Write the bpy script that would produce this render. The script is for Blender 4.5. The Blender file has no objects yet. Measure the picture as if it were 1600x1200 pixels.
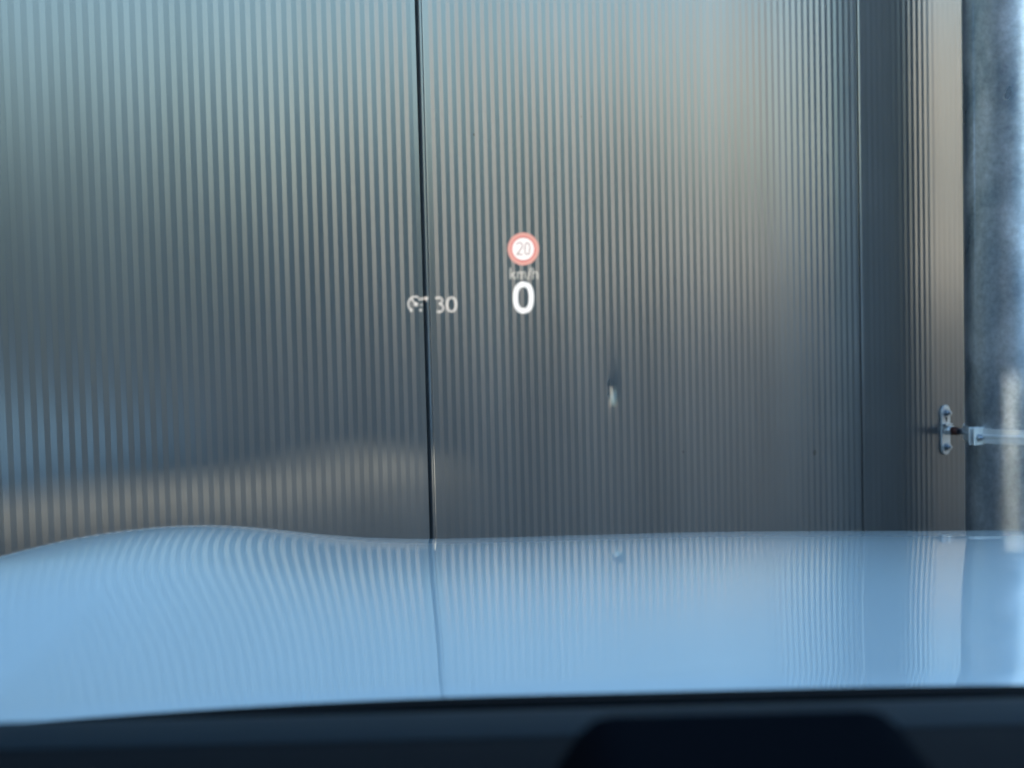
import bpy, bmesh, math, random
from mathutils import Vector, Matrix
R = math.radians
random.seed(7)
scn = bpy.context.scene
COL = scn.collection

# ------------------------------------------------------------------ camera
EYE = Vector((0, 0, 1.30))
cd = bpy.data.cameras.new('camera')
cam = bpy.data.objects.new('camera', cd)
COL.objects.link(cam)
cam.matrix_world = Matrix.Translation(EYE) @ Matrix.Rotation(R(90 - 4.0), 4, 'X') @ Matrix.Rotation(R(-1.43), 4, 'Z')
cd.sensor_width = 36.0
cd.lens = 67.5
cd.clip_start = 0.02
cd.clip_end = 2000
cd.dof.use_dof = True
cd.dof.focus_distance = 2.4
cd.dof.aperture_fstop = 8.6
scn.camera = cam

# ------------------------------------------------------------------ sky and sun
SUN_AZ, SUN_EL = -128.0, 10.0
w = bpy.data.worlds.new('World')
scn.world = w
w.use_nodes = True
nt = w.node_tree
nt.nodes.clear()
wo = nt.nodes.new('ShaderNodeOutputWorld')
bg = nt.nodes.new('ShaderNodeBackground')
sky = nt.nodes.new('ShaderNodeTexSky')
sky.sky_type = 'NISHITA'
sky.sun_disc = False
sky.sun_elevation = R(SUN_EL)
sky.sun_rotation = R(90 - SUN_AZ)
sky.ozone_density = 2.8
sky.air_density = 1.0
sky.dust_density = 0.3
bg.inputs['Strength'].default_value = 0.15
nt.links.new(sky.outputs[0], bg.inputs[0])
nt.links.new(bg.outputs[0], wo.inputs[0])

sd = bpy.data.lights.new('sun', 'SUN')
sd.energy = 4.8
sd.angle = R(0.5)
sd.color = (1.0, 0.98, 0.84)
sun = bpy.data.objects.new('sun', sd)
COL.objects.link(sun)
to_sun = Vector((math.cos(R(SUN_EL)) * math.cos(R(SUN_AZ)), math.cos(R(SUN_EL)) * math.sin(R(SUN_AZ)), math.sin(R(SUN_EL))))
sun.rotation_euler = to_sun.to_track_quat('Z', 'Y').to_euler()
sun.location = to_sun * 30

scn.view_settings.view_transform = 'Standard'
scn.view_settings.look = 'None'
scn.view_settings.exposure = 2.8
scn.view_settings.gamma = 1.0
scn.cycles.use_denoising = True
scn.cycles.max_bounces = 10
scn.cycles.glossy_bounces = 6
scn.cycles.transparent_max_bounces = 12
scn.cycles.sample_clamp_indirect = 4.0

# ------------------------------------------------------------------ the facade's frame of reference
TH = math.atan(0.957)
SD = Vector((math.cos(TH), math.sin(TH), 0))          # along the facade
ND = Vector((math.sin(TH), -math.cos(TH), 0))         # out of the facade
O = Vector((0, 3.0, 0))
def F(s, n, z):
    return O + SD * s + ND * n + Vector((0, 0, z))
FM = Matrix.Translation(O) @ Matrix.Rotation(TH, 4, 'Z')   # local x = along, local -y = out

# ------------------------------------------------------------------ helpers
def tag(o, label=None, cat=None, group=None, kind=None):
    if label: o['label'] = label
    if cat: o['category'] = cat
    if group: o['group'] = group
    if kind: o['kind'] = kind
    return o

def empty(name, loc, label=None, cat=None, group=None):
    o = bpy.data.objects.new(name, None)
    COL.objects.link(o)
    o.location = loc
    return tag(o, label, cat, group)

class MB:
    def __init__(self):
        self.v, self.f, self.sm = [], [], []
    def add(self, vs, fs, smooth=False):
        b = len(self.v)
        self.v += [Vector(q) for q in vs]
        self.f += [tuple(b + i for i in q) for q in fs]
        self.sm += [smooth] * len(fs)
        return self
    def box(self, x0, x1, y0, y1, z0, z1, tr=None):
        vs = [Vector((x, y, z)) for x in (x0, x1) for y in (y0, y1) for z in (z0, z1)]
        if tr: vs = [tr(*q) for q in vs]
        return self.add(vs, [(0, 1, 3, 2), (4, 6, 7, 5), (0, 4, 5, 1), (2, 3, 7, 6), (0, 2, 6, 4), (1, 5, 7, 3)])
    def tube(self, pts, rad, n=16, closed=False, cap=True):
        pts = [Vector(p) for p in pts]
        rads = rad if isinstance(rad, (list, tuple)) else [rad] * len(pts)
        rings = []
        for i, p in enumerate(pts):
            a = pts[i - 1] if (i > 0 or closed) else pts[i]
            b = pts[(i + 1) % len(pts)] if (i < len(pts) - 1 or closed) else pts[i]
            t = (b - a).normalized()
            up = Vector((0, 0, 1)) if abs(t.z) < 0.9 else Vector((1, 0, 0))
            u = t.cross(up).normalized(); v = t.cross(u)
            rings.append([p + (u * math.cos(2 * math.pi * k / n) + v * math.sin(2 * math.pi * k / n)) * rads[i] for k in range(n)])
        vs = [q for r in rings for q in r]
        fs = []
        m = len(pts)
        for i in range(m if closed else m - 1):
            j = (i + 1) % m
            for k in range(n):
                l = (k + 1) % n
                fs.append((i * n + k, i * n + l, j * n + l, j * n + k))
        self.add(vs, fs, True)
        if cap and not closed:
            b = len(self.v) - len(vs)
            self.f += [tuple(b + k for k in range(n)), tuple(b + (m - 1) * n + k for k in reversed(range(n)))]
            self.sm += [False, False]
        return self
    def prism(self, c, ax, r, h, n=6):
        ax = Vector(ax).normalized()
        return self.tube([Vector(c), Vector(c) + ax * h], r, n)
    def grid(self, fn, nu, nv, smooth=True, flip=False):
        vs = [fn(i / nu, j / nv) for i in range(nu + 1) for j in range(nv + 1)]
        fs = []
        for i in range(nu):
            for j in range(nv):
                a = i * (nv + 1) + j
                q = (a, a + nv + 1, a + nv + 2, a + 1)
                fs.append(tuple(reversed(q)) if flip else q)
        return self.add(vs, fs, smooth)
    def build(self, name, mat, parent=None, loc=None, recalc=True, bevel=0):
        me = bpy.data.meshes.new(name)
        origin = Vector(loc) if loc is not None else (Vector(parent.location) if parent else Vector((0, 0, 0)))
        me.from_pydata([tuple(q - origin) for q in self.v], [], self.f)
        me.polygons.foreach_set('use_smooth', self.sm)
        if recalc:
            bm = bmesh.new(); bm.from_mesh(me)
            bmesh.ops.recalc_face_normals(bm, faces=bm.faces)
            bm.to_mesh(me); bm.free()
        me.materials.append(mat)
        o = bpy.data.objects.new(name, me)
        COL.objects.link(o)
        if parent:
            o.parent = parent
            o.location = origin - wloc(parent)
        else:
            o.location = origin
        if bevel:
            m = o.modifiers.new('bevel', 'BEVEL'); m.width = bevel; m.segments = 2; m.limit_method = 'ANGLE'
        me.update()
        return o

def wloc(o):
    p = Vector(o.location)
    while o.parent:
        o = o.parent
        p += Vector(o.location)
    return p

def sub(mb, name, mat, parent, **k):
    return mb.build(name, mat, parent, loc=wloc(parent), **k)

# ------------------------------------------------------------------ materials
def mat(name, color=(.5, .5, .5), rough=.5, metal=0.0, coat=0.0, coat_r=.03, spec=.5):
    m = bpy.data.materials.new(name)
    m.use_nodes = True
    b = m.node_tree.nodes['Principled BSDF']
    b.inputs['Base Color'].default_value = (*color, 1)
    b.inputs['Roughness'].default_value = rough
    b.inputs['Metallic'].default_value = metal
    b.inputs['Coat Weight'].default_value = coat
    b.inputs['Coat Roughness'].default_value = coat_r
    b.inputs['Specular IOR Level'].default_value = spec
    return m
def N(m, t, **k):
    n = m.node_tree.nodes.new(t)
    for a, v in k.items():
        if a in n.inputs: n.inputs[a].default_value = v
        else: setattr(n, a, v)
    return n
def L(m, a, b): m.node_tree.links.new(a, b)
def noise_color(m, c1, c2, scale, detail=4, stretch=(1, 1, 1), lo=.35, hi=.65, target='Base Color', distort=0.0):
    b = m.node_tree.nodes['Principled BSDF']
    tc = N(m, 'ShaderNodeTexCoord')
    mp = N(m, 'ShaderNodeMapping'); mp.inputs['Scale'].default_value = stretch
    nz = N(m, 'ShaderNodeTexNoise'); nz.inputs['Scale'].default_value = scale; nz.inputs['Detail'].default_value = detail
    nz.inputs['Distortion'].default_value = distort
    cr = N(m, 'ShaderNodeValToRGB')
    cr.color_ramp.elements[0].position = lo; cr.color_ramp.elements[1].position = hi
    cr.color_ramp.elements[0].color = (*c1, 1); cr.color_ramp.elements[1].color = (*c2, 1)
    L(m, tc.outputs['Object'], mp.inputs[0]); L(m, mp.outputs[0], nz.inputs[0]); L(m, nz.outputs[0], cr.inputs[0])
    L(m, cr.outputs[0], b.inputs[target])
    return cr, nz, mp

# metallic paint of the cladding, with sparse specks of dirt and faint rain streaks
M_clad = mat('clad_paint', (.33, .34, .35), .20, .64)
def clad_nodes():
    m = M_clad
    b = m.node_tree.nodes['Principled BSDF']
    cr, nz, mp = noise_color(m, (.192, .180, .170), (.226, .212, .201), 3.0, 5, (3, 3, .35), .3, .7)
    tc = N(m, 'ShaderNodeTexCoord')
    vo = N(m, 'ShaderNodeTexVoronoi'); vo.inputs['Scale'].default_value = 9.0
    L(m, tc.outputs['Object'], vo.inputs[0])
    wn = N(m, 'ShaderNodeTexWhiteNoise', noise_dimensions='3D')
    L(m, vo.outputs['Position'], wn.inputs[0])
    # radius of each speck depends on its cell
    rd = N(m, 'ShaderNodeMath', operation='MULTIPLY'); rd.inputs[1].default_value = .065
    pw = N(m, 'ShaderNodeMath', operation='POWER'); pw.inputs[1].default_value = 3.0
    L(m, wn.outputs['Value'], pw.inputs[0]); L(m, pw.outputs[0], rd.inputs[0])
    lt = N(m, 'ShaderNodeMath', operation='LESS_THAN')
    L(m, vo.outputs['Distance'], lt.inputs[0]); L(m, rd.outputs[0], lt.inputs[1])
    mx = N(m, 'ShaderNodeMix', data_type='RGBA')
    ml = N(m, 'ShaderNodeMath', operation='MULTIPLY'); ml.inputs[1].default_value = .7
    L(m, lt.outputs[0], ml.inputs[0])
    L(m, ml.outputs[0], mx.inputs['Factor'])
    L(m, cr.outputs[0], mx.inputs[6]); mx.inputs[7].default_value = (.10, .085, .07, 1)
    L(m, mx.outputs[2], b.inputs['Base Color'])
    r2 = N(m, 'ShaderNodeMapRange'); r2.inputs['To Min'].default_value = .17; r2.inputs['To Max'].default_value = .22
    L(m, nz.outputs[0], r2.inputs[0]); L(m, r2.outputs[0], b.inputs['Roughness'])
clad_nodes()

M_dark = mat('dark_core', (.02, .022, .025), .8)
M_plinth = mat('plinth_concrete', (.22, .22, .21), .85)
noise_color(M_plinth, (.17, .17, .165), (.27, .27, .26), 6, 6)
M_trim = mat('trim_metal', (.18, .19, .2), .35, .6)

# hot-dip galvanised pipe: cloudy spangle, dull patches and white bloom
M_galv = mat('galvanised', (.5, .53, .56), .36, .9)
def galv_nodes():
    m = M_galv
    b = m.node_tree.nodes['Principled BSDF']
    cr, nz, mp = noise_color(m, (.30, .36, .41), (.66, .68, .70), 9, 10, (1, 1, .6), .38, .64, distort=.6)
    tc = N(m, 'ShaderNodeTexCoord')
    n2 = N(m, 'ShaderNodeTexNoise'); n2.inputs['Scale'].default_value = 85; n2.inputs['Detail'].default_value = 6; n2.inputs['Roughness'].default_value = .75
    L(m, tc.outputs['Object'], n2.inputs[0])
    mr = N(m, 'ShaderNodeMapRange'); mr.inputs['From Min'].default_value = .3; mr.inputs['From Max'].default_value = .7
    mr.inputs['To Min'].default_value = .72; mr.inputs['To Max'].default_value = 1.2
    L(m, n2.outputs[0], mr.inputs[0])
    mx = N(m, 'ShaderNodeVectorMath', operation='SCALE')
    L(m, cr.outputs[0], mx.inputs[0]); L(m, mr.outputs[0], mx.inputs['Scale'])
    L(m, mx.outputs[0], b.inputs['Base Color'])
    r2 = N(m, 'ShaderNodeMapRange'); r2.inputs['From Min'].default_value = .3; r2.inputs['From Max'].default_value = .7
    r2.inputs['To Min'].default_value = .24; r2.inputs['To Max'].default_value = .44
    L(m, nz.outputs[0], r2.inputs[0]); L(m, r2.outputs[0], b.inputs['Roughness'])
    bp = N(m, 'ShaderNodeBump'); bp.inputs['Strength'].default_value = .25; bp.inputs['Distance'].default_value = .002
    L(m, n2.outputs[0], bp.inputs['Height']); L(m, bp.outputs[0], b.inputs['Normal'])
galv_nodes()
M_zinc = mat('zinc_bright', (.8, .79, .75), .30, .3)
noise_color(M_zinc, (.62, .61, .58), (.76, .74, .69), 60, 5)
M_bolt = mat('bolt_steel', (.38, .42, .46), .3, .9)
M_rust = mat('rusty_nut', (.10, .03, .018), .6, .2)
noise_color(M_rust, (.07, .018, .012), (.16, .05, .025), 200, 4)

M_paint = mat('light_blue_paint', (.80, .95, .95), .35, .0, .95, .018)
M_black = mat('black_plastic', (.012, .014, .016), .6, spec=.15)
noise_color(M_black, (.002, .0025, .003), (.004, .0045, .005), 400, 2)
M_dash = mat('dash_plastic', (.004, .006, .008), .7, spec=.08)
M_strip = mat('dash_sheen_strip', (.008, .018, .024), .6, spec=.15)  # lighter teal stands in for the sheen on the dash top
M_lining = mat('cabin_lining', (.08, .08, .08), .9)
M_rubber = mat('tyre_rubber', (.02, .02, .02), .8)
M_rim = mat('rim_alloy', (.5, .5, .52), .3, .9)
M_lamp = mat('lamp_lens', (.6, .65, .7), .08, .3, 1.0)

# ------------------------------------------------------------------ ground
M_asph = mat('asphalt', (.05, .05, .052), .85)
noise_color(M_asph, (.075, .064, .052), (.13, .112, .092), 60, 8)
g = MB().add([(-600, -600, 0), (600, -600, 0), (600, 600, 0), (-600, 600, 0)], [(0, 1, 2, 3)]).build('ground', M_asph, loc=(0, 0, 0))
tag(g, 'grey asphalt yard in front of the metal clad building', kind='structure')

# ------------------------------------------------------------------ metal clad building
PER = 0.017665
NR = 60
WP = 1.0863          # panel width
GAP = 0.0077
PITCH = WP + GAP
S0 = -0.1720         # left edge of the panel right of the joint in the middle
TOP = 6.4
building = empty('metal_clad_building', F(0, -3, 0), 'grey metallic building clad in finely ribbed vertical metal panels', 'building')

def profile(alpha):
    h = .45 * PER * math.tan(alpha)
    pr = [(0, -.012), (0, -.0035), (.0002, -.0024), (.0007, -.0014), (.0014, -.0006), (.0024, -.0001), (.0032, .0), (.0038, -.0006), (.0050, -.0006), (.0056, h), (.0090, h * .9)]
    u = .0218 - .225 * PER            # left end of the first light facet
    pr.append((u - .05 * PER - .0002, h))
    for k in range(NR):
        a = u + k * PER
        if a + PER > WP - .003: break
        pr += [(a, h), (a + .45 * PER, 0), (a + .50 * PER, -.00002), (a + .95 * PER, h)]
    pr += [(WP - .0012, h), (WP - .0004, h * .5), (WP, -.001), (WP, -.012)]
    return pr

def clad_panel(i, dent=None, alpha=R(3.8)):
    s0 = S0 + i * PITCH
    pr = profile(alpha)
    rnd = random.Random(100 + i)
    ph = [(rnd.uniform(.5, 1.6), rnd.uniform(1.0, 3.2), rnd.uniform(0, 6.28), rnd.uniform(0, 6.28), rnd.uniform(.4, 1)) for _ in range(5)]
    zs = [.12 + (TOP - .12) * k / 44 for k in range(45)]
    if dent:
        zs = [z for z in zs if abs(z - dent[1]) > .12] + [dent[1] - .12 + .24 * k / 60 for k in range(61)]
        zs.sort()
    vs = []
    for z in zs:
        for (u, d) in pr:
            # gentle oil-canning of the thin sheet, zero at the fixed edges
            e = math.sin(math.pi * min(1, max(0, u / WP)))
            q = sum(a * math.sin(fu * u * 6.28 / WP * .9 + p1) * math.cos(fz * z * .55 + p2) for fu, fz, p1, p2, a in ph)
            dd = d + .00055 * q * e
            du = 0
            if dent:
                x = u - (dent[0] - s0)
                dz = z - dent[1]
                g1 = math.exp(-(x / .0095) ** 2)
                prof = math.exp(-(dz / .026) ** 2) if dz < 0 else math.exp(-dz / .024)
                prof2 = math.exp(-(dz / .040) ** 2) * .35
                dd -= .0045 * g1 * max(prof, prof2)
            vs.append(F(s0 + u + du, dd, z))
    n = len(pr)
    fs = [(j * n + k, j * n + k + 1, (j + 1) * n + k + 1, (j + 1) * n + k) for j in range(len(zs) - 1) for k in range(n - 1)]
    o = MB().add(vs, fs).build('wall_panel', M_clad, building, loc=F(0, -3, 0), recalc=False)
    if dent: o['label'] = 'finely ribbed wall panel with one small dent'
    return o
for i in range(-6, 7):
    clad_panel(i, dent=(.2308, 1.072) if i == 0 else None)
bs0, bs1 = S0 - 6 * PITCH, S0 + 7 * PITCH
def FT(x, y, z): return F(x, y, z)
MB().box(bs0, bs1, -10, -.012, 0, TOP + .02, FT).build('building_core', M_dark, building)
MB().box(bs0 - .02, bs1 + .02, -.011, .018, 0, .115, FT).build('plinth', M_plinth, building)
MB().box(bs0 - .05, bs1 + .05, -10.05, .06, TOP + .025, TOP + .28, FT).build('roof_trim', M_trim, building)

# ------------------------------------------------------------------ galvanised drain pipe and its bracket
PR_ = .1156
S_PL, N_PIPE = 1.193, .186
PC = F(S_PL, N_PIPE, 0)
pipe = empty('galvanised_pipe', PC, 'thick galvanised steel pipe with mottled zinc, standing in front of the ribbed wall', 'pipe')
def pipe_ring(z0, z1, r, n=96):
    mb = MB()
    mb.tube([PC + Vector((0, 0, z0 + (z1 - z0) * k / 12)) for k in range(13)], r, n)
    return mb
pipe_ring(.02, 2.2, PR_).build('pipe_section', M_galv, pipe)
pipe_ring(2.203, 6.3, PR_ - .002).build('pipe_section', M_galv, pipe)
pipe_ring(2.12, 2.26, PR_ + .003).build('pipe_collar', M_galv, pipe)
def on_pipe(az, r=PR_, z=0): return PC + Vector((math.cos(R(az)) * r, math.sin(R(az)) * r, z))
# welded longitudinal seam, seen as a fine raised line
MB().tube([on_pipe(-104.6 - 53, PR_ - .0005, z) for z in (.03, 1.1, 2.11)], .0009, 8).build('weld_seam', M_galv, pipe)

br = empty('pipe_bracket', F(S_PL, 0, .919), 'shiny zinc wall bracket with two bolts holding the galvanised pipe', 'bracket')
ZB = .919
# back plate with rounded ends
def plate():
    mb = MB(); hw, hh, n0, n1 = .0150, .0500, .0012, .0052
    out = []
    for k in range(17): a = math.pi * k / 16; out.append((hw * math.cos(a), hh - hw + hw * math.sin(a)))
    for k in range(17): a = math.pi + math.pi * k / 16; out.append((hw * math.cos(a), -(hh - hw) + hw * math.sin(a)))
    m = len(out)
    vs = [F(S_PL + x, n0, ZB + z) for x, z in out] + [F(S_PL + x, n1, ZB + z) for x, z in out]
    fs = [tuple(range(m)), tuple(reversed(range(m, 2 * m)))] + [(k, (k + 1) % m, m + (k + 1) % m, m + k) for k in range(m)]
    return mb.add(vs, fs)
pl = plate().build('back_plate', M_zinc, br, bevel=.0008)
for dz in (.034, -.034):
    b = MB()
    b.tube([F(S_PL + .001, .0052, ZB + dz), F(S_PL + .001, .0070, ZB + dz)], .0088, 24)
    b.prism(F(S_PL + .001, .0070, ZB + dz), ND, .0066, .0058, 6)
    b.tube([F(S_PL + .001, .0128, ZB + dz), F(S_PL + .001, .0165, ZB + dz)], .0032, 12)
    b.build('bolt', M_bolt, br)
# dark keyhole slot below the upper bolt
MB().add([F(S_PL - .005, .0055, ZB + .026), F(S_PL + .006, .0055, ZB + .026), F(S_PL + .001, .0055, ZB + .013)], [(0, 1, 2)]).build('slot', M_dark, br)
b = MB()
b.prism(F(S_PL + .0, .0050, ZB), ND, .0100, .014, 6)
b.build('threaded_boss', M_zinc, br)
MB().box(S_PL - .012, S_PL + .012, .0052, .0125, ZB + .0095, ZB + .0130, FT).build('weld_tab', M_galv, br)
MB().prism(F(S_PL, .019, ZB - .001), ND, .0088, .0150, 6).build('nut', M_rust, br)
MB().tube([F(S_PL, .034, ZB - .001), F(S_PL, N_PIPE - PR_ - .001, ZB - .001)], .0058, 16).build('threaded_rod', M_bolt, br)
# pipe clamp: two half straps with bolted lugs
cl = MB()
def ringpt(a, r, z): return PC + Vector((math.cos(a) * r, math.sin(a) * r, z))
A_L = R(-104.6 - 46)                       # lug that faces the car
A_R = A_L + math.pi
def strap(a0, a1):
    mb = MB(); n = 48
    prof = [(PR_ + .0008, -.0138), (PR_ + .0035, -.0138), (PR_ + .0038, -.0025), (PR_ + .0052, -.0012), (PR_ + .0052, .0025), (PR_ + .0038, .004), (PR_ + .0035, .0138), (PR_ + .0008, .0138)]
    vs = [ringpt(a0 + (a1 - a0) * k / n, r, ZB + .006 + z) for k in range(n + 1) for r, z in prof]
    m = len(prof)
    fs = [(k * m + j, k * m + (j + 1) % m, (k + 1) * m + (j + 1) % m, (k + 1) * m + j) for k in range(n) for j in range(m)]
    fs += [tuple(range(m)), tuple(reversed(range(n * m, n * m + m)))]
    return mb.add(vs, fs, False)
clamp = strap(A_L + .035, A_R - .035).build('clamp_strap', M_zinc, br)
clamp2 = strap(A_R + .035, A_L + 2 * math.pi - .035).build('clamp_strap', M_zinc, br)
for A in (A_L, A_R):
    rad = Vector((math.cos(A), math.sin(A), 0)); tan = Vector((-math.sin(A), math.cos(A), 0))
    for sg in (-1, 1):
        base = PC + tan * sg * .0045
        def TT(x, y, z): return base + rad * (PR_ + x) + tan * (y * sg) + Vector((0, 0, ZB + .006 + z))
        MB().box(.0005, .026, 0, .0032, -.0168, .0168, TT).build('clamp_lug', M_zinc, br, bevel=.0012)
    c0 = PC + rad * (PR_ + .014) + Vector((0, 0, ZB + .004))
    sc = MB()
    sc.tube([c0 - tan * .016, c0 + tan * .020], .0034, 12)
    sc.prism(c0 + tan * .0078, tan, .0070, .0052, 6)
    sc.prism(c0 - tan * .0130, tan, .0070, .0052, 6)
    sc.build('clamp_bolt', M_bolt, br)

# ------------------------------------------------------------------ the car we look out of
CX = .37
car = empty('car', (CX, .2, 0), 'light blue car with glossy bonnet and dark dashboard, nosed up to the ribbed wall', 'car')
Y_REAR, Y_F = 1.00, 2.10
SL = []
zz = 1.0675; yy = Y_REAR; NY = 260
YMAX = 2.18
tabz = []
for k in range(NY + 1):
    y = Y_REAR + (YMAX - Y_REAR) * k / NY
    tabz.append(zz)
    s = .020 + .138 * max(0, (y - 1.0) / 1.1) ** 1.5
    if y > 1.95: s += ((y - 1.95) * 2.2) ** 2
    if y > 2.12: s += ((y - 2.12) * 14) ** 2
    zz -= s * (YMAX - Y_REAR) / NY
def base_z(y):
    t = (y - Y_REAR) / (YMAX - Y_REAR) * NY
    t = max(0, min(NY - .001, t)); i = int(t)
    z = tabz[i] + (tabz[i + 1] - tabz[i]) * (t - i)
    return z
def lip(y):   # the rear edge of the bonnet turns down a little
    return 0 if y > 1.04 else -.0008 * ((1.04 - y) / .04) ** 2
def smooth(e0, e1, x):
    t = max(0, min(1, (x - e0) / (e1 - e0))); return t * t * (3 - 2 * t)
CR = [(-.60, -.09), (-.55, -.055), (-.50, -.045), (-.48, -.028), (-.465, -.012), (-.45, .002), (-.41, .0165), (-.37, .0225), (-.335, .0245), (-.29, .0215), (-.24, .0135), (-.16, .006), (-.08, .002), (.02, 0), (.37, 0)]
def crest_prof(x):
    x = min(x, 2 * CX - x)
    return .0245 * math.exp(-((x + .335) / .14) ** 2) - 42 * max(0, -.375 - x) ** 3
def crest(x, y):
    k = .05 + .95 * smooth(1.0, 2.0, y)
    xs = x if x < CX else 2 * CX - x
    sh = .06 * (1 - smooth(1.1, 2.0, y)) * 1.0
    return crest_prof(xs + sh * (1 if xs < 0 else max(0, 1 - xs / .2))) * k
XL = -.466
def hood_pt(u, v):
    y = Y_REAR + (YMAX - Y_REAR) * v
    x = XL + (2 * CX - 2 * XL) * u
    xr = abs(x - CX)
    yb = y - .10 * (xr / .88) ** 3 * smooth(1.6, 2.3, y)      # front corners sweep back
    z = base_z(y) + lip(y) + crest(x, y) - (1 - smooth(1.0, 1.55, y)) * (.0015 + .125 * min(.3, max(0, -x)) ** 2) - .007 * smooth(.15, .6, x) - .075 * smooth(.66, .98, x) * smooth(1.1, 1.6, y)
    return Vector((x, yb, z))
MB().grid(hood_pt, 220, 170).build('bonnet', M_paint, car, recalc=False)
def fender(sx):
    def fp(u, v):
        y = Y_REAR - .25 + (YMAX - Y_REAR + .23) * v
        a = u * math.pi / 2
        x0 = .843
        xx = x0 + .09 * u
        bump = .047 * math.exp(-((y - 2.05) / .10) ** 2)
        drop = (1 - math.cos(a)) * .05
        z = (base_z(max(y, 1.0)) if y > 1.0 else base_z(1.0)) - .035 + bump - drop - (.06 * smooth(1.1, 1.6, y) if sx > 0 else 0)
        return Vector((CX + sx * xx, y - .10 * smooth(1.6, 2.3, y), z))
    mb = MB().grid(fp, 10, 80, flip=(sx > 0))
    ys = [.75 + (YMAX - .02 - .75) * k / 60 for k in range(61)]
    vs, fs = [], []
    for y in ys:
        zt = fp(1, (y - .75) / (YMAX - Y_REAR + .23)).z
        arch = 0
        if abs(y - 1.62) < .36: arch = math.sqrt(.36 ** 2 - (y - 1.62) ** 2)
        zb = max(.22, .33 + arch)
        yb = y - .10 * smooth(1.6, 2.3, y)
        vs += [(CX + sx * .933, yb, zt), (CX + sx * .94, yb, (zt + zb) / 2), (CX + sx * .93, yb, zb)]
    for k in range(60):
        for j in range(2):
            fs.append((k * 3 + j, k * 3 + j + 1, (k + 1) * 3 + j + 1, (k + 1) * 3 + j))
    mb.add(vs, fs, True)
    return mb
for sx in (-1, 1):
    fender(sx).build('front_wing', M_paint, car, recalc=False)
# bumper / front face
def bump(u, v):
    a = -1 + 2 * u
    x = CX + .93 * a
    z = .20 + .74 * v
    y = 2.165 - .10 * abs(a) ** 3 + .03 * math.sin(v * math.pi)
    if v > .85: y -= .02 * (v - .85) / .15
    return Vector((x, y, z))
MB().grid(bump, 40, 12).build('grille', M_black, car, recalc=False)
for sx in (-1, 1):
    MB().box(CX + sx * .60 - .13, CX + sx * .60 + .13, 2.12, 2.18, .68, .80).build('headlight', M_lamp, car, bevel=.02)
    MB().tube([(CX + sx * .74, 1.62, .33), (CX + sx * .93, 1.62, .33)], .33, 40).build('wheel', M_rubber, car)
    MB().tube([(CX + sx * .74, -1.15, .33), (CX + sx * .93, -1.15, .33)], .33, 40).build('wheel', M_rubber, car)
# doors, roof and pillars round the cabin
for sx in (-1, 1):
    def side(u, v):
        y = .75 - 3.0 * u; z = .22 + .80 * v
        return Vector((CX + sx * (.91 + .03 * math.sin(v * math.pi)), y, z))
    dr = MB().grid(side, 20, 6, flip=(sx < 0)).build('door', M_paint, car, recalc=False)
    MB().tube([(CX + sx * .86, .98, 1.03), (CX + sx * .78, .60, 1.25), (CX + sx * .64, .10, 1.50)], [.03, .032, .035], 12).build('pillar', M_lining, car)
    MB().tube([(CX + sx * .86, -.45, 1.02), (CX + sx * .66, -.40, 1.50)], .04, 12).build('pillar', M_lining, car)
    MB().tube([(CX + sx * .84, -2.1, 1.02), (CX + sx * .62, -1.5, 1.48)], .06, 12).build('pillar', M_lining, car)
def roof(u, v):
    a = -1 + 2 * u
    y = .12 - 1.75 * v
    return Vector((CX + .66 * a, y, 1.53 - .05 * a * a + .03 * math.sin(v * math.pi)))
ro = MB().grid(roof, 16, 16).build('roof', M_paint, car)
md = ro.modifiers.new('thick', 'SOLIDIFY'); md.thickness = .02
M_head = mat('headlining', (.02, .02, .022), .95)
MB().grid(lambda u, v: roof(.02 + .96 * u, .01 + .98 * v) - Vector((0, 0, .035)), 16, 16).build('headlining', M_head, car)
# scuttle below the glass, black plastic
def scut(u, v):
    a = -1 + 2 * u
    y = .90 + .092 * v
    return Vector((CX + .86 * a, y - .05 * a * a * 0, 1.040 + .018 * v))
MB().grid(scut, 20, 4).build('scuttle_panel', M_black, car)
fl = MB()
for yy_ in (.992, 1.006):
    fl.grid(lambda u, v: Vector((hood_pt(u, 0).x, yy_, .90 + (hood_pt(u, 0).z - .0012 - .90) * v)), 60, 1)
fl.grid(lambda u, v: Vector((hood_pt(u, 0).x, .992 + .014 * v, hood_pt(u, 0).z - .0012)), 60, 1)
fl.build('scuttle_flange', M_black, car)
# dashboard top
DZ = [(.20, .80), (.34, .98), (.48, 1.040), (.60, 1.062), (.70, 1.078), (.80, 1.088), (.865, 1.088), (.90, 1.078), (.915, 1.05), (.92, .98)]
def dash_pt(u, v):
    t = v * (len(DZ) - 1); i = min(int(t), len(DZ) - 2); q = t - i
    y = DZ[i][0] * (1 - q) + DZ[i + 1][0] * q; z = DZ[i][1] * (1 - q) + DZ[i + 1][1] * q
    return Vector((CX + .84 * (-1 + 2 * u), y, z))
MB().grid(dash_pt, 30, 36).build('dashboard', M_dash, car)
MB().grid(lambda u, v: Vector((CX + .80 * (-1 + 2 * u), .822 + .050 * v, 1.0905 - .002 * abs(2 * v - 1) ** 3)), 20, 6).build('dash_sheen_strip', M_strip, car)  # added strip, its colour imitates the reflection along the dashboard
# raised surround of the projector well in the dashboard, in front of the driver
def hump(u, v):
    x = -.018 + .190 * u
    y = .52 + .20 * v
    e = min(1, min(u, 1 - u) / .26); e = math.sin(e * math.pi / 2)
    f_ = min(1, min(v, 1 - v) / .25); f_ = math.sin(f_ * math.pi / 2)
    return Vector((x, y, 1.030 + .1045 * e * f_ + .0 * u))
hp = MB().grid(hump, 30, 24).build('projector_surround', mat('matt_black', (.005, .006, .008), .9, spec=0.0), car)

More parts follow.
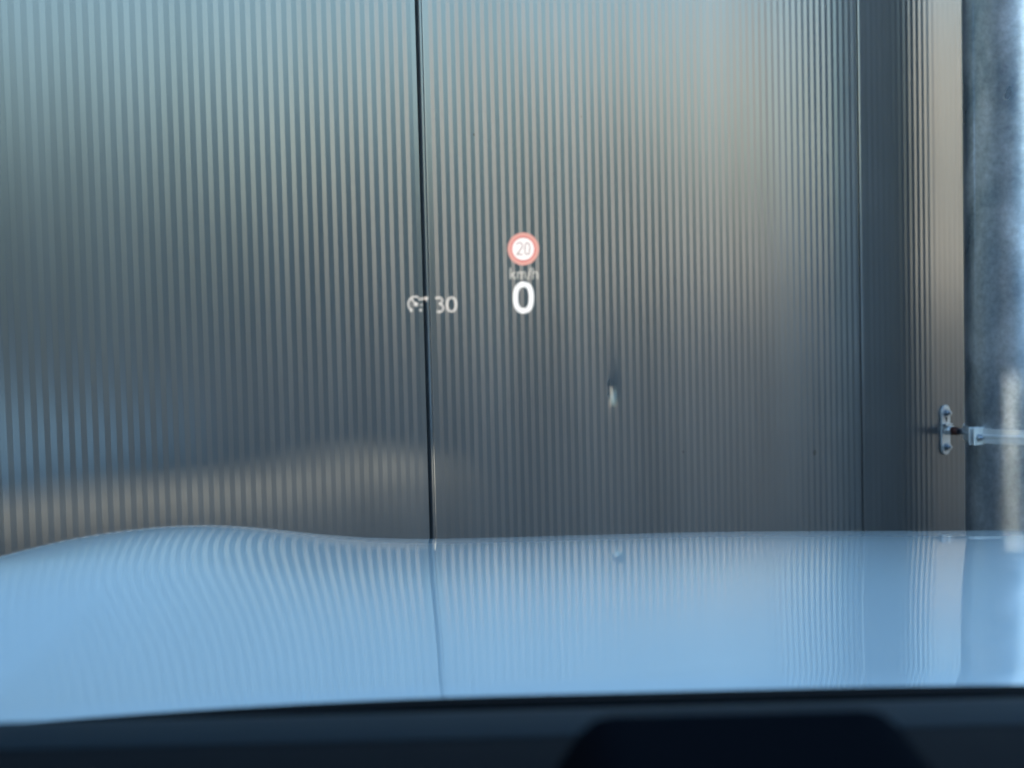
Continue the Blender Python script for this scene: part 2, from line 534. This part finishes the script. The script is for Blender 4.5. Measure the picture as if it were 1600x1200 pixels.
# windscreen
def glass(u, v):
    a = -1 + 2 * u
    y = .965 - .865 * v - .10 * a * a * (1 - .3 * v)
    z = 1.060 + .438 * v + .02 * math.sin(v * math.pi)
    return Vector((CX + (.84 - .17 * v) * a, y, z))
M_glass = bpy.data.materials.new('windscreen_glass')
M_glass.use_nodes = True
def glass_nodes():
    m = M_glass; t = m.node_tree; t.nodes.clear()
    out = t.nodes.new('ShaderNodeOutputMaterial')
    tr = t.nodes.new('ShaderNodeBsdfTransparent'); tr.inputs[0].default_value = (.93, .96, .95, 1)
    gl = t.nodes.new('ShaderNodeBsdfGlossy'); gl.inputs['Roughness'].default_value = .0
    fr = t.nodes.new('ShaderNodeFresnel'); fr.inputs[0].default_value = 1.45
    mx = t.nodes.new('ShaderNodeMixShader')
    t.links.new(fr.outputs[0], mx.inputs[0]); t.links.new(tr.outputs[0], mx.inputs[1]); t.links.new(gl.outputs[0], mx.inputs[2])
    t.links.new(mx.outputs[0], out.inputs[0])
glass_nodes()
USE_GLASS = True
if USE_GLASS:
    MB().grid(glass, 24, 20).build('windscreen', M_glass, car, recalc=False)

# ------------------------------------------------------------------ head-up display of the car: a virtual image over the bonnet
HUD_D = 1.58
PX = HUD_D / 3000.0
CM = cam.matrix_world.to_3x3()
Hc = EYE + CM @ Vector(((818 - 800) * PX, -(430 - 600) * PX, -HUD_D))     # centre of the image
Hx = Vector(CM @ Vector((1, 0, 0))); Hy = Vector(CM @ Vector((0, 1, 0))); Hz = Vector(CM @ Vector((0, 0, 1)))
def HP(px, py, d=0.0):     # millimetre layout of the display, origin at its centre
    return Hc + Hx * ((px - 818) * PX) + Hy * (-(py - 430) * PX) + Hz * d
def glow(name, col, strength, add=True):
    m = bpy.data.materials.new(name); m.use_nodes = True
    t = m.node_tree; t.nodes.clear()
    out = t.nodes.new('ShaderNodeOutputMaterial'); em = t.nodes.new('ShaderNodeEmission')
    em.inputs[0].default_value = (*col, 1); em.inputs[1].default_value = strength
    if add:
        tr = t.nodes.new('ShaderNodeBsdfTransparent'); ad = t.nodes.new('ShaderNodeAddShader')
        t.links.new(em.outputs[0], ad.inputs[0]); t.links.new(tr.outputs[0], ad.inputs[1]); t.links.new(ad.outputs[0], out.inputs[0])
    else:
        t.links.new(em.outputs[0], out.inputs[0])
    return m
EXK = 2 ** -scn.view_settings.exposure
G_white = glow('hud_white', (1, .95, .95), 1.15 * EXK)
G_disc = glow('hud_disc', (1, .93, .92), 1.35 * EXK, False)
G_dim = glow('hud_dim', (1, .90, .80), .62 * EXK)
G_mid = glow('hud_mid', (1, .90, .83), .72 * EXK)
G_ring = glow('hud_ring', (1, .50, .44), 1.05 * EXK, False)
G_red = glow('hud_ring_inner', (1, .30, .28), .95 * EXK, False)
G_num = glow('hud_number', (.62, .42, .42), .62 * EXK, False)

def oval_ring(cx, cy, rx0, ry0, rx1, ry1, d=0, n=64, p=2.0, r=0):
    def pt(rx, ry, a):
        c, s = math.cos(a), math.sin(a)
        x = math.copysign(abs(c) ** (2 / p), c) * rx; y = math.copysign(abs(s) ** (2 / p), s) * ry
        return HP(cx + x, cy - y, d)
    vs = [pt(rx0, ry0, 2 * math.pi * k / n) for k in range(n)] + [pt(rx1, ry1, 2 * math.pi * k / n) for k in range(n)]
    return MB().add(vs, [(k, (k + 1) % n, n + (k + 1) % n, n + k) for k in range(n)])
def disc(cx, cy, r, d=0, n=48):
    return MB().add([HP(cx + r * math.cos(2 * math.pi * k / n), cy - r * math.sin(2 * math.pi * k / n), d) for k in range(n)], [tuple(range(n))])
def stroke(mb, pts, wd, d=0):
    # flat polyline with mitred joins; ends square
    n = len(pts); Ls = []; Rs = []
    for i, (x, y) in enumerate(pts):
        ax, ay = pts[max(0, i - 1)]; bx, by = pts[min(n - 1, i + 1)]
        tx, ty = bx - ax, by - ay; l = math.hypot(tx, ty) or 1
        nx, ny = -ty / l * wd / 2, tx / l * wd / 2
        Ls.append(HP(x + nx, y + ny, d)); Rs.append(HP(x - nx, y - ny, d))
    mb.add(Ls + Rs, [(i, i + 1, n + i + 1, n + i) for i in range(n - 1)])
    return mb
def arc(cx, cy, rx, ry, a0, a1, n=20):
    return [(cx + rx * math.cos(R(a0 + (a1 - a0) * k / n)), cy - ry * math.sin(R(a0 + (a1 - a0) * k / n))) for k in range(n + 1)]
# speed limit roundel
sg = oval_ring(817.5, 389, 24.5, 25.5, 19.2, 20.0).build('speed_limit_sign', G_ring, car, recalc=False)
sub(oval_ring(817.5, 389, 19.2, 20.0, 17.0, 17.8), 'inner_ring', G_red, sg, recalc=False)
sub(disc(817.5, 389, 17.4, -.0004), 'sign_face', G_disc, sg, recalc=False)
mb = MB()
stroke(mb, arc(811.8, 383.8, 4.3, 4.8, 165, -20, 14) + [(815.2, 387.6), (807.3, 398.0)], 1.5, .0006)
stroke(mb, [(806.9, 397.6), (817.0, 397.6)], 1.5, .0008)
mb.v += oval_ring(824.0, 388.6, 4.6, 9.8, 3.1, 8.3, .0006, 40, 2.4).v
b0 = len(mb.v) - 80
mb.f += [(b0 + k, b0 + (k + 1) % 40, b0 + 40 + (k + 1) % 40, b0 + 40 + k) for k in range(40)]; mb.sm += [False] * 40
sub(mb, 'limit_number', G_num, sg, recalc=False)
# unit  km/h
mb = MB()
stroke(mb, [(797.5, 418.5), (797.5, 436)], 2.2)
stroke(mb, [(805.0, 424.5), (799, 430)], 2.0); stroke(mb, [(800, 429.5), (805.5, 436)], 2.0)
stroke(mb, [(809, 424.5), (809, 436)], 2.2)
stroke(mb, [(810.3, 427)] + arc(812.6, 427.6, 2.4, 2.6, 150, 0, 8) + [(815, 436)], 2.0)
stroke(mb, [(816.3, 427)] + arc(818.6, 427.6, 2.4, 2.6, 150, 0, 8) + [(821, 436)], 2.0)
stroke(mb, [(829.5, 418.5), (824, 438)], 1.9)
stroke(mb, [(832.5, 418.5), (832.5, 436)], 2.2)
stroke(mb, [(833.8, 427.5)] + arc(836.8, 428, 3.0, 3.2, 150, 0, 8) + [(839.8, 436)], 2.1)
mb.build('unit_text', G_dim, car, recalc=False)
# speed
oval_ring(818, 465.0, 16.4, 24.8, 8.4, 16.6, 0, 72, 2.35).build('speed_digit', G_white, car, recalc=False)
# set limit 30
mb = MB()
stroke(mb, [(680.0, 465.6)] + arc(686.0, 469.8, 5.0, 4.9, 125, -88, 16), 3.3)
stroke(mb, arc(686.4, 481.2, 6.2, 6.2, 84, -125, 18), 3.3)
mb.v += oval_ring(705.5, 475.8, 8.8, 12.4, 5.2, 9.0, 0, 48, 2.3).v
b0 = len(mb.v) - 96
mb.f += [(b0 + k, b0 + (k + 1) % 48, b0 + 48 + (k + 1) % 48, b0 + 48 + k) for k in range(48)]; mb.sm += [False] * 48
mb.build('set_speed_number', G_mid, car, recalc=False)
# limiter symbol: open dial with a needle, two dots and a small arrow
mb = MB()
stroke(mb, arc(649, 475, 11, 11.5, 235, 62, 22), 3.0)
stroke(mb, [(643, 467.5), (650.5, 475.5)], 2.2)
mb.add(disc(650.2, 475.6, 3.4).v, [tuple(range(48))])
mb.add(disc(642.6, 485.0, 2.2).v, [tuple(range(48))])
mb.add(disc(657.4, 484.6, 2.2).v, [tuple(range(48))])
mb.add(disc(658.5, 476.2, 1.6).v, [tuple(range(48))])
stroke(mb, [(654, 468.0), (669.5, 465.2)], 3.0)
stroke(mb, [(664.8, 463.5), (666.8, 471.0)], 2.4)
mb.build('limiter_symbol', G_mid, car, recalc=False)

# ------------------------------------------------------------------ surroundings mirrored in the cladding, and an added sun blocker shading it
# unseen sun blocker added on the left, a curtain-sided trailer shape beside the wall
blocker = empty('added_sun_blocker', F(-5.45, 4.5, 0), 'unseen grey curtain sided trailer backed up to the ribbed wall', 'blocker')
M_tarp = mat('blocker_sheet', (.20, .22, .25), .6)
HEM = [(.02, 1.55), (0.440, 1.553), (0.483, 1.599), (0.510, 1.633), (0.529, 1.650), (0.548, 1.673), (0.560, 1.699), (0.572, 1.718), (0.580, 1.722), (0.588, 1.69), (.600, 1.0), (.62, .80), (1.2, .80), (10, .80)]  # lower edge shaped to cast the top of the sun band on the wall
def hem(n):
    for (a, za), (b, zb) in zip(HEM, HEM[1:]):
        if n <= b:
            t = max(0, (n - a) / (b - a)); t = t * t * (3 - 2 * t) * .5 + t * .5
            return za + (zb - za) * t
    return HEM[-1][1]
def curtain(s, lift):
    ns = [.02 + .005 * k for k in range(160)] + [.82, .90, .985, 1.0] + [1.12 + .26 * k for k in range(9)]
    vs, fs = [], []
    for n in ns:
        h = hem(n) + lift * (1 if n < .6 else 0)
        vs += [F(s, n, h), F(s, n, 4.0)]
    for k in range(len(ns) - 1):
        if ns[k] < .992 < ns[k + 1]:          # narrow slot cut to let a streak of sun onto the pipe, closed higher up
            a, b = .9908, .9918
            i0 = len(vs)
            vs += [F(s, a, ns and hem(.9)), F(s, a, 4.0), F(s, b, hem(.9)), F(s, b, 4.0), F(s, a, 1.98), F(s, b, 1.98)]
            fs += [(2 * k, i0, i0 + 1, 2 * k + 1), (i0 + 2, 2 * k + 2, 2 * k + 3, i0 + 3), (i0 + 4, i0 + 5, i0 + 3, i0 + 1)]
            continue
        fs.append((2 * k, 2 * k + 2, 2 * k + 3, 2 * k + 1))
    return MB().add(vs, fs)
cu = curtain(-4.2, 0).build('blocker_curtain', M_tarp, blocker, recalc=False)
md = cu.modifiers.new('thick', 'SOLIDIFY'); md.thickness = .002
cu = MB().add([F(-6.7, 1.6, 1.0), F(-6.7, 3.2, 1.0), F(-6.7, 3.2, 4.0), F(-6.7, 1.6, 4.0)], [(0, 1, 2, 3)]).build('blocker_curtain', M_tarp, blocker, recalc=False)
md = cu.modifiers.new('thick', 'SOLIDIFY'); md.thickness = .002
MB().box(-6.72, -4.18, .02, 3.25, 4.0, 4.06, FT).build('blocker_roof', M_tarp, blocker)
MB().box(-6.68, -4.22, 1.4, 3.2, 1.0, 1.16, FT).build('blocker_chassis', M_trim, blocker)
MB().box(-6.69, -4.21, 3.17, 3.20, .35, 3.98, FT).build('blocker_bulkhead', M_tarp, blocker)
MB().box(-4.225, -4.20, 1.3, 3.2, .30, 1.2, FT).build('blocker_skirt', M_trim, blocker)  # added to keep the low sun off the bonnet
for n in (1.95, 2.98):
    for s in (-6.45, -4.5):
        MB().tube([F(s - .14, n, .5), F(s + .14, n, .5)], .49, 28).build('wheel', M_rubber, blocker)

for k in range(26):  # slats added to dim the sun band below its bright upper edge
    th_ = min(.008 + .0025 * k, .0145); ns_ = [.30 + .01 * q for q in range(34)]
    vs = []
    for n in ns_:
        h = hem(min(n, .584)) - .050 - .017 * k
        vs += [F(-4.21, n, h), F(-4.21, n, h - th_)]
    MB().add(vs, [(2 * q, 2 * q + 2, 2 * q + 3, 2 * q + 1) for q in range(len(ns_) - 1)]).build('dimming_slat', M_trim, blocker, recalc=False)

# pale office building across the yard, lit by the low sun
M_pale = mat('pale_render', (.62, .55, .45), .9)
noise_color(M_pale, (.27, .245, .23), (.33, .30, .285), 1.2, 5)
M_win = mat('window_glass', (.05, .07, .09), .08, 0, 1)
def polar(az, d, z=0): return Vector((math.cos(R(az)) * d, 3 + math.sin(R(az)) * d, z))
ob = empty('office_building', polar(14, 42), 'pale rendered low building across the yard', 'building')
def OT(x, y, z):      # local x along its front
    c = polar(14, 42); a = R(14)
    return c + Vector((-math.sin(a), math.cos(a), 0)) * x + Vector((math.cos(a), math.sin(a), 0)) * y + Vector((0, 0, z))
MB().box(-11.2, 5.9, 0, 12, 0, 7.3, OT).build('wall', M_pale, ob)
MB().box(-11.4, 6.1, -.2, 12.2, 7.303, 7.6, OT).build('roof', M_trim, ob)
for k in range(4):
    MB().box(-9.6 + 4.1 * k, -8.0 + 4.1 * k, -.03, .02, 1.6, 3.6, OT).build('window', M_win, ob)

# trees beyond the yard
M_leaf = mat('leaves', (.05, .075, .035), .6)
noise_color(M_leaf, (.065, .085, .05), (.115, .14, .085), .8, 3)
M_bark = mat('bark', (.10, .08, .06), .9)
def tree(loc, h, r, seed):
    rnd = random.Random(seed)
    t = empty('leafy_tree', loc)
    MB().tube([loc, loc + Vector((.1, 0, h * .35)), loc + Vector((0, .1, h * .8))], [.22, .16, .05], 10).build('trunk', M_bark, t)
    mb = MB()
    blobs = [(loc + Vector((rnd.uniform(-.6, .6) * r, rnd.uniform(-.6, .6) * r, h * rnd.uniform(.16, .84))), r * rnd.uniform(.38, .6)) for _ in range(16)]
    for c, rr in blobs:
        for _ in range(160):
            d = Vector((rnd.gauss(0, 1), rnd.gauss(0, 1), rnd.gauss(0, 1))).normalized() * rr * rnd.uniform(.6, 1.05)
            p = c + d; a = Vector((rnd.uniform(-1, 1), rnd.uniform(-1, 1), rnd.uniform(-1, 1))).normalized(); b_ = a.orthogonal().normalized()
            c_ = a.cross(b_); k = rnd.uniform(.12, .22)
            mb.add([p - b_ * k, p - c_ * k * .6, p + b_ * k, p + c_ * k * .6], [(0, 1, 2, 3)])
    mb.build('crown', M_leaf, t, recalc=False)
    return t
spots = [(-50 + 4.6 * k, 23 + 3 * ((k * 7) % 3), 3.1 + .3 * ((k * 5) % 4)) for k in range(10) if k != 5] + [(-4.5, 27, 2.6)] + [(26, 25, 5.4), (29.5, 23, 5.0), (35, 26, 5.6)]
spots += [(-158 + 6.5 * k, 24 + 2 * (k % 2), 4.9 + .3 * (k % 3)) for k in range(9)]
for i, (az, d, h) in enumerate(spots):
    t = tree(polar(az, d), h, 2.1, i)
    tag(t, 'leafy green tree at the far edge of the yard', 'tree', 'trees along the far edge of the yard')
